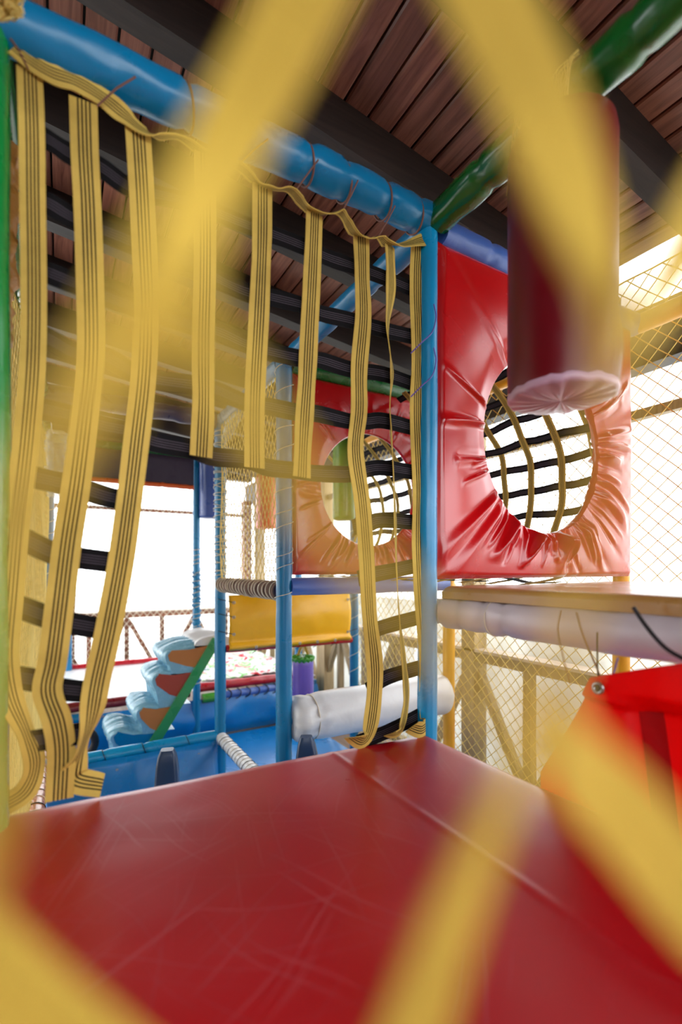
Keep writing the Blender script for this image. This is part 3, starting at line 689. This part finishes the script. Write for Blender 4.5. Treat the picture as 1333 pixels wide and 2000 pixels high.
rows = [[(math.cos(t) * R_ * a * (bagr(t, .012) if a > .8 else 1), math.sin(t) * R_ * a * (bagr(t, .012) if a > .8 else 1), z + .006 * a * nz(math.cos(t) * 5, math.sin(t) * 5, 1) - .004 * abs(math.sin(t * 9)) * a * (1 - a) * 4)
         for t in [2 * math.pi * i / N for i in range(N)]] for a, z in ((1.0, .012), (1.012, .006), (1.008, -.001), (.985, -.005), (.93, -.007), (.6, -.010), (.3, -.011), (.001, -.011))]
lab(MB().quad_strip(rows, True, flip=True).build('bottom', 'pink', e), 'pale pink bottom disc')
st = [(math.cos(-.55) * R_ * 1.005, math.sin(-.55) * R_ * 1.005, z) for z in [lerp(.2, H - .03, i / 10) for i in range(11)]]
MB().tube(st, .0025, 6).build('seam', 'bagred', e)
tp = Vector((0, 0, EYE + 1.12)) - Vector((0, 0, EYE + .415))
for s, y in ((-1, .05), (1, -.04)):
    path = smoothpath([(s * .07, y, H - .06), (s * .062, y, H + .02), (s * .056, y, tp.z), (0, y, tp.z + .056), (-s * .056, y, tp.z), (-s * .05, y, H + .0)], 5)
    nr = [Vector((p[0], 0, p[2] - tp.z)).normalized() if p[2] > tp.z - .02 else Vector((1 if p[0] > 0 else -1, 0, 0)) for p in path]
    MB().ribbon([Vector(p) for p in path], .03, nr).build('hanging_strap', 'yplain', e)
b = MB()
for i in range(36):
    y = random.uniform(-.07, .09); x = -.056 - random.uniform(0, .012); l = random.uniform(.06, .2)
    b.tube(smoothpath([(x + .03, y, tp.z + .05), (x, y + random.uniform(-.01, .01), tp.z + .01), (x - .012, y + random.uniform(-.02, .02), tp.z - l * .5), (x - .016, y + random.uniform(-.03, .03), tp.z - l)], 3), .0012, 3)
fr = b.build('twine_fringe', 'ynet', e); fr['kind'] = 'stuff'
tag(e, 'big dark red cylindrical punch bag with pale pink bottom under the green beam', 'hanging bag', 'hanging bags')
def px_bag(px, v, ytop, ybot, wpx, *a, **k):
    q = onv(px, ytop, v); Yd = (Vector((q.x - CU, q.y - CV))).dot(Vector((SN, CS)))
    zb = onv(px, ybot, v).z
    return q.x, v, q.z, zb, wpx / 2 / FPX * Yd
def mkbag(label, px, v, ytop, ybot, wpx, mat, **k): return bag('hanging_bag', label, *px_bag(px, v, ytop, ybot, wpx), mat, group='hanging bags', **k)
mkbag('navy blue hanging bag beside the cord-wound post', 411, 3.5, 893, 1010, 42, 'navybag')
mkbag('orange hanging bag seen through the yellow net panel', 522, 3.55, 925, 1030, 42, 'orange')
mkbag('green hanging bag seen through the far round hole', 672, 1.72, 860, 1012, 44, 'lime')
vb = mkbag('violet hanging bag with green ruffled top below the yellow panel', 592, 2.4, 1286, 1420, 42, 'violet', hang=1.07)
r = px_bag(592, 2.4, 1286, 1420, 42); b = MB(); rows = []
for rad, z in ((.96, -.02), (1.04, -.005), (1.12, .01), (.9, .02), (.3, .025)):
    rows.append([(math.cos(t) * r[4] * rad, math.sin(t) * r[4] * rad, r[2] - r[3] + z + .008 * math.sin(t * 14)) for t in [2 * math.pi * i / 56 for i in range(56)]])
b.quad_strip(rows, True); b.build('ruffle', 'lime', vb)
# ------------------------------------------------------------------ bright red sheet at the right
def sheet_x(v, z):
    zr = z - EYE
    h = 0
    if zr < -.285 + .05 * (v + .6): h += .022 * min(1, (-.285 + .05 * (v + .6) - zr) / .012)      # hem stands proud of the cloth below it
    cl = -.655 + .12 * (zr + .4)
    d = v - cl
    h += .05 * (1 / (1 + math.exp(d / .008))) * min(1, max(0, (-.26 - zr) / .04)) - .03 * math.exp(-(d - .05) ** 2 / .006)
    return h
rs = empty('vinyl_sheet', (0, -.8, MATZ)); tag(rs, 'bright red vinyl side sheet tied up by a grommet beside the mat', 'vinyl sheet')
top_e = [(-.40, -.52), (-.425, -.475), (-.47, -.40), (-.52, -.315), (-.565, -.238), (-.60, -.226), (-.66, -.205), (-.723, -.184), (-.9, -.15), (-1.25, -.12)]
def top_at(v):
    for (a, b_), (c_, d_) in zip(top_e, top_e[1:]):
        if c_ <= v <= a: return lerp(b_, d_, (a - v) / (a - c_))
    return top_e[-1][1]
rows = []
NVs, NZs = 200, 60
for i in range(NVs + 1):
    v = lerp(-.402, -1.25, i / NVs); tz = top_at(v)
    rows.append([Vector((-.018 + sheet_x(v, EYE + z), v, EYE + z)) for z in [lerp(-.60, tz, j / NZs) for j in range(NZs + 1)]])
o = MB().quad_strip([local(rs, r) for r in rows], flip=True).build('sheet', 'sheetred', rs)
md = o.modifiers.new('thickness', 'SOLIDIFY'); md.thickness = .004
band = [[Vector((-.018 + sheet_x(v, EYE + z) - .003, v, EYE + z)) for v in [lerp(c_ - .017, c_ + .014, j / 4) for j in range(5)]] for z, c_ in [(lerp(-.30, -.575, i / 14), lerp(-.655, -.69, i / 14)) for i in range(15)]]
lab(MB().quad_strip([local(rs, r) for r in band]).build('fold_shade_strip', 'fold', rs), 'dark red strip painted as fold shade')  # strip puts the fold's shade into colour, no separate vinyl layer
gp = onu(1188, 1340, -.022); gp.x = -.018 + sheet_x(gp.y, gp.z) - .007; b = MB(); pts = [(gp + Vector((-.002, math.cos(t) * .010, math.sin(t) * .010))) for t in [2 * math.pi * i / 16 for i in range(17)]]
b.tube(local(rs, pts), .004, 6, cap=False).build('grommet', 'steel', rs)
b = MB(); b.tube(local(rs, [gp + Vector((-.004, 0, 0)), gp + Vector((.006, 0, 0))]), .007, 10).build('grommet_hole', 'blackcord', rs)
for pts, cr, mt in (([(1188, 1340), (1176, 1326), (1165, 1300), (1140, 1240), (1127, 1196)], .002, 'cord'), ([(1188, 1340), (1170, 1322), (1168, 1270), (1168, 1235)], .0018, 'blackcord'), ([(1115, 1335), (1100, 1280), (1090, 1230), (1096, 1192)], .0018, 'cord'),
                    ([(1345, 1292), (1300, 1265), (1262, 1222), (1238, 1186)], .004, 'blackcord'), ([(1188, 1340), (1198, 1318), (1208, 1285)], .0018, 'violet')):
    path = [onu(x, y, -.056 if y < 1300 else -.03) for x, y in pts]
    MB().tube(local(rs, smoothpath([tuple(p) for p in path], 5)), cr, 6).build('tie_cord', mt, rs)
# ------------------------------------------------------------------ yellow vinyl panel
yp = empty('vinyl_curtain', (.6, 2.4, 1.05)); tag(yp, 'smooth yellow vinyl panel laced between two blue posts', 'vinyl curtain')
rows = []
for i in range(41):
    t = i / 40; row = []
    for j in range(25):
        s = j / 24; z = lerp(EYE - .205, EYE - .63, s) + .012 * nz(t * 5, 2) * (s > .9)
        y = 2.37 - .045 * math.sin(math.pi * min(1, s * 1.15)) * (.6 + .4 * math.sin(math.pi * t)) - (.04 * math.exp(-((s - .93) / .05) ** 2)) + .006 * nz(t * 6, s * 4)
        row.append((lerp(.055, 1.135, t), y, z))
    rows.append(row)
o = MB().quad_strip([local(yp, r) for r in rows]).build('sheet', 'yellow', yp); md = o.modifiers.new('thickness', 'SOLIDIFY'); md.thickness = .004
def grommet(par, p, r=.009, cord=None):
    pts = [Vector(p) + Vector((math.cos(t) * r, -.004, math.sin(t) * r)) for t in [2 * math.pi * i / 12 for i in range(13)]]
    MB().tube(local(par, pts), .0035, 5, cap=False).build('grommet', 'steel', par)
    if cord: MB().tube(local(par, smoothpath([tuple(p)] + [tuple(c) for c in cord], 4)), .0028, 5).build('lacing', 'blackcord', par)
for z in (-.26, -.37, -.5): grommet(yp, (.085, 2.335, EYE + z), cord=[(.05, 2.34, EYE + z + .01), (-.03, 2.35, EYE + z + .03)])
for u in (.25, .45, .62, .78, .95): grommet(yp, (u, 2.30, EYE - .605), cord=[(u + .005, 2.31, EYE - .63), (u - .01, 2.36, EYE - .66)])
for z in (-.27, -.55): grommet(yp, (1.1, 2.345, EYE + z), cord=[(1.15, 2.35, EYE + z + .01), (1.21, 2.355, EYE + z + .02)])
# ------------------------------------------------------------------ white roller
wr_ = empty('roller', (.6, 1.2, .87)); tag(wr_, 'fat white vinyl roller lying between a blue and a yellow post', 'roller')
prof = [(-.56, .0005), (-.565, .05), (-.56, .095), (-.53, .122), (-.49, .125), (-.45, .118), (-.40, .128)] + [(lerp(-.38, .5, i / 30), .13) for i in range(31)] + [(.53, .125), (.555, .1), (.565, .06), (.565, .0005)]
rows = []
for x, r in prof:
    wrk = .06 if x < -.38 or x > .48 else .018
    rows.append([(x, math.cos(t) * r * (1 + wrk * math.sin(t * 9 + x * 30) * (x < -.38) + wrk * nz(x * 6, math.cos(t) * 3, math.sin(t) * 3)), math.sin(t) * r * (1 + wrk * nz(x * 6, math.cos(t) * 3, math.sin(t) * 3))) for t in [2 * math.pi * i / 48 for i in range(48)]])
MB().quad_strip(rows, True).build('body', 'white', wr_)
ring(wr_, (-.44, 0, 0), (1, 0, 0), .121, 'palecord', .004)
# ------------------------------------------------------------------ blue floor mats, pit, trampoline
for (a0, a1, c0, c1, lb) in ((-1.25, -.02, -.9, 2.38, 'blue vinyl floor mat between the red mat and the pit rim'), (.0, 1.24, -.9, 2.38, 'blue vinyl floor mat under the white roller'),
                             (-1.25, -.02, 2.4, 3.5, 'blue vinyl floor mat inside the pit'), (.0, 1.24, 2.4, 3.5, 'blue vinyl floor mat behind the yellow panel')):
    o = slab(a0, a1, c0, c1, -.003, .045, .015, 12, 20, lambda x, y: .003 * nz(x * 3, y * 3)).build('floor_mat', 'floorblue'); tag(o, lb, 'mat', 'blue floor mats')
# sheet below the pit rim
bs = empty('vinyl_sheet', (-.6, 2.34, .05)); tag(bs, 'blue vinyl sheet hung from the padded rim of the pit', 'vinyl sheet')
rows = [[(lerp(-1.12, -.05, i / 30), 2.345 - .11 * s + .012 * nz(i * .3, s * 2), lerp(.42, .055, s)) for i in range(31)] for s in [j / 8 for j in range(9)]]
o = MB().quad_strip([local(bs, r) for r in rows]).build('sheet', 'floorblue', bs); md = o.modifiers.new('thickness', 'SOLIDIFY'); md.thickness = .004
for u in (-.95, -.72, -.45, -.18): grommet(bs, (u, 2.325, .35), .006)
tr = empty('trampoline', (0, 4.5, 0)); tag(tr, 'low trampoline with white bed and red padded edges behind the pit', 'trampoline')
rows = [[(lerp(-1.1, 1.45, i / 40), 3.62 + lerp(0, 1.8, j / 12), .485 + .006 * nz(i * .2, j * .4)) for i in range(41)] for j in range(13)]
MB().quad_strip([local(tr, r) for r in rows]).build('bed', 'white', tr)
rows = [[(lerp(-1.1, 1.45, i / 60), 3.58 - .10 * math.sin(math.pi * s) * (.5 + .5 * nz(i * .11, 4)) + .02 * nz(i * .2, s * 3), lerp(.40, .03, s)) for i in range(61)] for s in [j / 10 for j in range(11)]]
MB().quad_strip([local(tr, r) for r in rows], flip=False).build('front_skirt', 'floorblue', tr)
MB().box(-1.1, -1.07, 3.6 - 4.5, 5.4 - 4.5, .05, .44).build('side_board', 'blue', tr, smooth=False); MB().box(1.42, 1.45, 3.6 - 4.5, 5.4 - 4.5, .05, .44).build('side_board', 'blue', tr, smooth=False)
def pad(p, q, r, mat, lb=None, seed=0):
    L = (Vector(q) - Vector(p)).length
    o = MB().tube(local(tr, line(p, q, max(12, int(L / .02)))), r, 16, rf=lambda t, th: 1 + .14 * nz(t * L * 9 + seed, math.cos(th), math.sin(th))).build('edge_pad', mat, tr)
    if lb: lab(o, lb)
pad((-1.1, 3.62, .475), (.05, 3.62, .475), .045, 'wine', 'wine red edge pad', 1); pad((.15, 3.66, .5), (1.4, 3.66, .5), .045, 'redtube', None, 2)
pad((-1.1, 5.4, .5), (1.4, 5.4, .5), .04, 'redtube', None, 3)
pad((-1.1, 3.56, .39), (-.78, 3.56, .39), .04, 'blue', None, 4); pad((.16, 3.58, .41), (.34, 3.58, .41), .045, 'lime', 'green edge pad', 5); pad((.35, 3.6, .41), (1.4, 3.6, .41), .04, 'peri', None, 6)
for i in range(7):
    u = .42 + i * .1
    MB().tube(local(tr, smoothpath([(u, 3.585, .47), (u + .03, 3.55, .44), (u + .02, 3.55, .39), (u - .02, 3.56, .37)], 4)), .006, 5).build('lacing', 'blackcord', tr)
for i in range(9): grommet(tr, (-1.0 + i * .28, 3.53, .385 if i != 4 else .37), .007)
rows = [[(lerp(.2, 1.3, i / 44), lerp(3.75, 5.25, j / 36), .50 + .05 * abs(nz(i * .16, j * .2, 3)) + .03 * nz(i * .4, j * .4, 8) + .03) for i in range(45)] for j in range(37)]
o = MB().quad_strip(rows).build('blanket', 'blanket'); tag(o, 'crumpled white blanket with red and green pattern lying on the trampoline', 'blanket')
md = o.modifiers.new('thickness', 'SOLIDIFY'); md.thickness = .01; md.offset = 1
# ------------------------------------------------------------------ padded stairs
stt = empty('padded_stairs', (-.3, 3.0, 0)); tag(stt, 'soft padded stairs with tan and brick red step sides and green edge board', 'stairs')
SV, SD = 2.78, .55
sa, sb = onv(292, 1458, SV), onv(416, 1254, SV)
def on_str(z): return lerp(sa.x, sb.x, (z - sa.z) / (sb.z - sa.z))
z00 = .05
b = MB().bar((on_str(z00) + .015 + .3, SV - .012 - 3.0, z00), (sb.x + .03 + .3, SV - .012 - 3.0, sb.z + .02), .075, .03, Vector((0, 1, 0))); lab(b.build('edge_board', 'edgegreen', stt, smooth=False), 'green edge board')
MB().bar((on_str(z00) + .015 + .3, SV + SD - 3.0, z00), (sb.x + .03 + .3, SV + SD - 3.0, sb.z + .02), .075, .03, Vector((0, 1, 0))).build('edge_board', 'edgegreen', stt, smooth=False)
steps = [((222, 1432), (300, 1432), (268, 1478), 'blue'), ((272, 1384), (333, 1380), (306, 1427), 'step_tan'), ((303, 1318), (373, 1313), (348, 1361), 'step_red'), ((328, 1272), (408, 1260), (385, 1304), 'step_tan')]
for k, (ns, rt, bt, mt) in enumerate(steps):
    n_, r_, b_ = onv(*ns, SV), onv(*rt, SV), onv(*bt, SV)
    h = r_.z - b_.z
    # rounded outline of the step: tread, nose, riser, back along the edge board
    out2 = [(r_.x, r_.z), (lerp(r_.x, n_.x, .5), lerp(r_.z, n_.z, .5) - .012), (n_.x + .03, n_.z + .004), (n_.x, n_.z - h * .18), (n_.x + .012, n_.z - h * .45), (lerp(n_.x, b_.x, .62), lerp(n_.z, b_.z, .85)), (b_.x, b_.z)]
    side = MB(); side.poly([(x + .3, SV - .006 - 3.0, z) for x, z in out2])
    side.poly([(x + .3, SV + .004 - 3.0, z) for x, z in out2], True); 
    so = side.build('step_side', mt, stt, smooth=False)
    # cushion: tread bulging up, pleated riser below the nose
    body = MB(); rows = []; nn = 24
    zlow = steps[k - 1][1] if k else None
    zl = onv(*zlow, SV).z if zlow else z00
    for i in range(nn + 1):
        t = i / nn; v = SV + t * SD; e_ = math.sin(math.pi * t) ** .4
        pl = .010 * math.sin(i * 2.4) + .012 * nz(i * .7, k)
        prof = [(r_.x + .16, r_.z + .005), (r_.x + .02, r_.z + .012 * e_ + pl * .5), (lerp(r_.x, n_.x, .4), r_.z + .03 * e_ + pl), (lerp(r_.x, n_.x, .75), lerp(r_.z, n_.z, .75) + .035 * e_ + pl), (n_.x - .005 - .03 * e_, n_.z - .012 + pl),
                (n_.x - .02 - .03 * e_ + pl * .5, n_.z - h * .3), (n_.x - .004 - .01 * e_ + pl * .8, n_.z - h * .6), (n_.x + .015 + pl, lerp(n_.z, zl, .6)), (n_.x + .03 + pl, zl - .02)]
        rows.append([(x + .3, v - 3.0, z) for x, z in smoothpath(prof, 3)])
    for row, fl in ((rows[0], False), (rows[-1], True)):
        capv = row[0][1]; cap = [p for p in row if p[0] <= on_str(p[2]) + .3 + .03] + [(on_str(row[-1][2]) + .3 + .02, capv, row[-1][2])]
        body.poly(cap, fl)
    body.quad_strip(rows, flip=True); body.build('step_cushion', 'stepblue', stt)
top_ = onv(408, 1236, SV + .2)
rows = []
for i in range(25):
    t = i / 24; v = SV + t * SD
    rows.append([(top_.x + .3 + math.cos(th) * .17 + .01 * nz(i, th), v - 3.0, sb.z - .02 + math.sin(th) * .07 + .012 * math.sin(i * 2)) for th in [2 * math.pi * j / 20 for j in range(20)]])
lab(MB().quad_strip(rows, True).poly(rows[0], True).poly(rows[-1]).build('top_cushion', 'white', stt), 'white top cushion')
# ------------------------------------------------------------------ blue plastic blocks on the floor
def block(label, u, v, h, w0, w1, d0, d1, rz, lean=0):
    b = MB(); rows = []
    for s in [0, .03, .2, .45, .7, .88, .95, .985, 1.0]:
        z = h * s; q = 1 if s < .9 else (1 - ((s - .9) / .1) ** 2 * .35)
        w = lerp(w0, w1, s) * q; d = lerp(d0, d1, s) * q
        rows.append([(lean * s + math.copysign(abs(math.cos(t)) ** .45, math.cos(t)) * w / 2, math.copysign(abs(math.sin(t)) ** .45, math.sin(t)) * d / 2, z) for t in [2 * math.pi * i / 32 for i in range(32)]])
    b.quad_strip(rows, True, flip=False); b.poly(rows[-1]); b.poly(rows[0], True)
    o = b.build('plastic_block', 'plastic', loc=(u, v, .045)); o.rotation_euler.z = rz; sharp(o, 60)
    tag(o, label, 'plastic block', 'blue plastic blocks'); return o
block('dark blue tapered plastic block standing before the pit rim', -.55, 1.5, .68, .2, .10, .2, .09, -.3)
block('dark blue leaning plastic block at the foot of the blue post before the roller', .06, .98, .80, .26, .09, .2, .08, -.5, -.03)
# black tyre-like ring end in the pit
b = MB(); cc = onv(140, 1440, 3.0); pts = [(cc.x + math.cos(t) * .16, 3.0, cc.z - .06 + math.sin(t) * .13) for t in [2 * math.pi * i / 30 for i in range(31)]]
o = b.tube(pts, .03, 10, cap=False).build('rubber_ring', 'blackcord'); tag(o, 'black rubber ring standing in the blue pit behind the net', 'ring')
# dark valance with orange edge behind
va = empty('valance', (-.5, 3.5, EYE + .8)); tag(va, 'dark plum valance with frayed orange edge under the far green beam', 'valance')
rows = [[(lerp(-1.1, .06, i / 30), 3.5 + .02 * nz(i * .3, j), EYE + lerp(1.06, .78, j / 6)) for i in range(31)] for j in range(7)]
o = MB().quad_strip([local(va, r) for r in rows]).build('cloth', 'plum', va); md = o.modifiers.new('thickness', 'SOLIDIFY'); md.thickness = .01
rows = [[(lerp(-1.1, .06, i / 60), 3.492 + .01 * nz(i * .7, j), EYE + lerp(.795, .755, j / 2) + .008 * nz(i * 1.3, 5)) for i in range(61)] for j in range(3)]
o = MB().quad_strip([local(va, r) for r in rows]).build('edging', 'orange', va); md = o.modifiers.new('thickness', 'SOLIDIFY'); md.thickness = .014
# ------------------------------------------------------------------ slack strap net right in front of the camera (far out of focus)
fn = empty('strap_net', tuple(at(660, 1100, .2))); tag(fn, 'blurred slack yellow strap net hanging right in front of the viewer', 'strap net')
FWD = Vector((SN, CS, 0))
def near(pts, sub=8):
    """(px, py, distance, width, turn)"""
    sp = smoothpath(pts, sub); path = [at(p[0], p[1], p[2]) for p in sp]
    o = MB().ribbon(local(fn, path), [p[3] for p in sp], -FWD, twist=[p[4] for p in sp]).build('strap', 'yplain', fn); sharp(o, 50)
near([(720, -280, .115, .020, .0), (630, -80, .112, .020, .0), (545, 90, .11, .019, .0), (465, 240, .105, .0165, .2), (390, 390, .085, .012, .7), (310, 560, .066, .009, .8), (210, 720, .058, .0065, .9), (90, 900, .055, .004, .9), (-10, 1100, .055, .003, .9), (-40, 1350, .055, .003, .9), (-40, 1600, .065, .006, .8), (-90, 1800, .085, .012, .5)])
near([(330, 530, .066, .006, .9), (430, 720, .062, .0055, .8), (540, 890, .06, .0045, .8), (650, 1030, .06, .004, .8), (780, 1180, .06, .0028, .8), (920, 1320, .062, .0024, .8), (1040, 1430, .08, .004, .6)])
near([(860, -200, .118, .022, 0), (955, 0, .115, .021, 0), (1045, 190, .112, .020, 0), (1115, 380, .108, .018, .15), (1165, 540, .098, .0145, .4), (1195, 680, .08, .009, .7), (1200, 850, .062, .004, .8), (1175, 1020, .062, .0038, .8), (1122, 1190, .068, .0055, .8), (1088, 1330, .075, .0045, .6), (1095, 1430, .09, .010, .3), (1145, 1510, .105, .0165, .1), (1240, 1610, .112, .0195, 0), (1380, 1780, .118, .021, 0), (1560, 1960, .122, .021, 0)])
near([(1500, 240, .115, .018, .1), (1400, 390, .11, .016, .2), (1310, 530, .10, .012, .4), (1200, 700, .08, .007, .8)])
near([(1070, 1400, .085, .004, .8), (1005, 1520, .085, .006, .6), (945, 1650, .09, .009, .5), (885, 1800, .095, .012, .35), (815, 2000, .105, .0155, .2), (740, 2200, .11, .018, .1)])
near([(-200, 1700, .105, .022, 0), (-60, 1860, .105, .022, 0), (80, 1985, .105, .021, 0), (260, 2130, .105, .020, 0)])
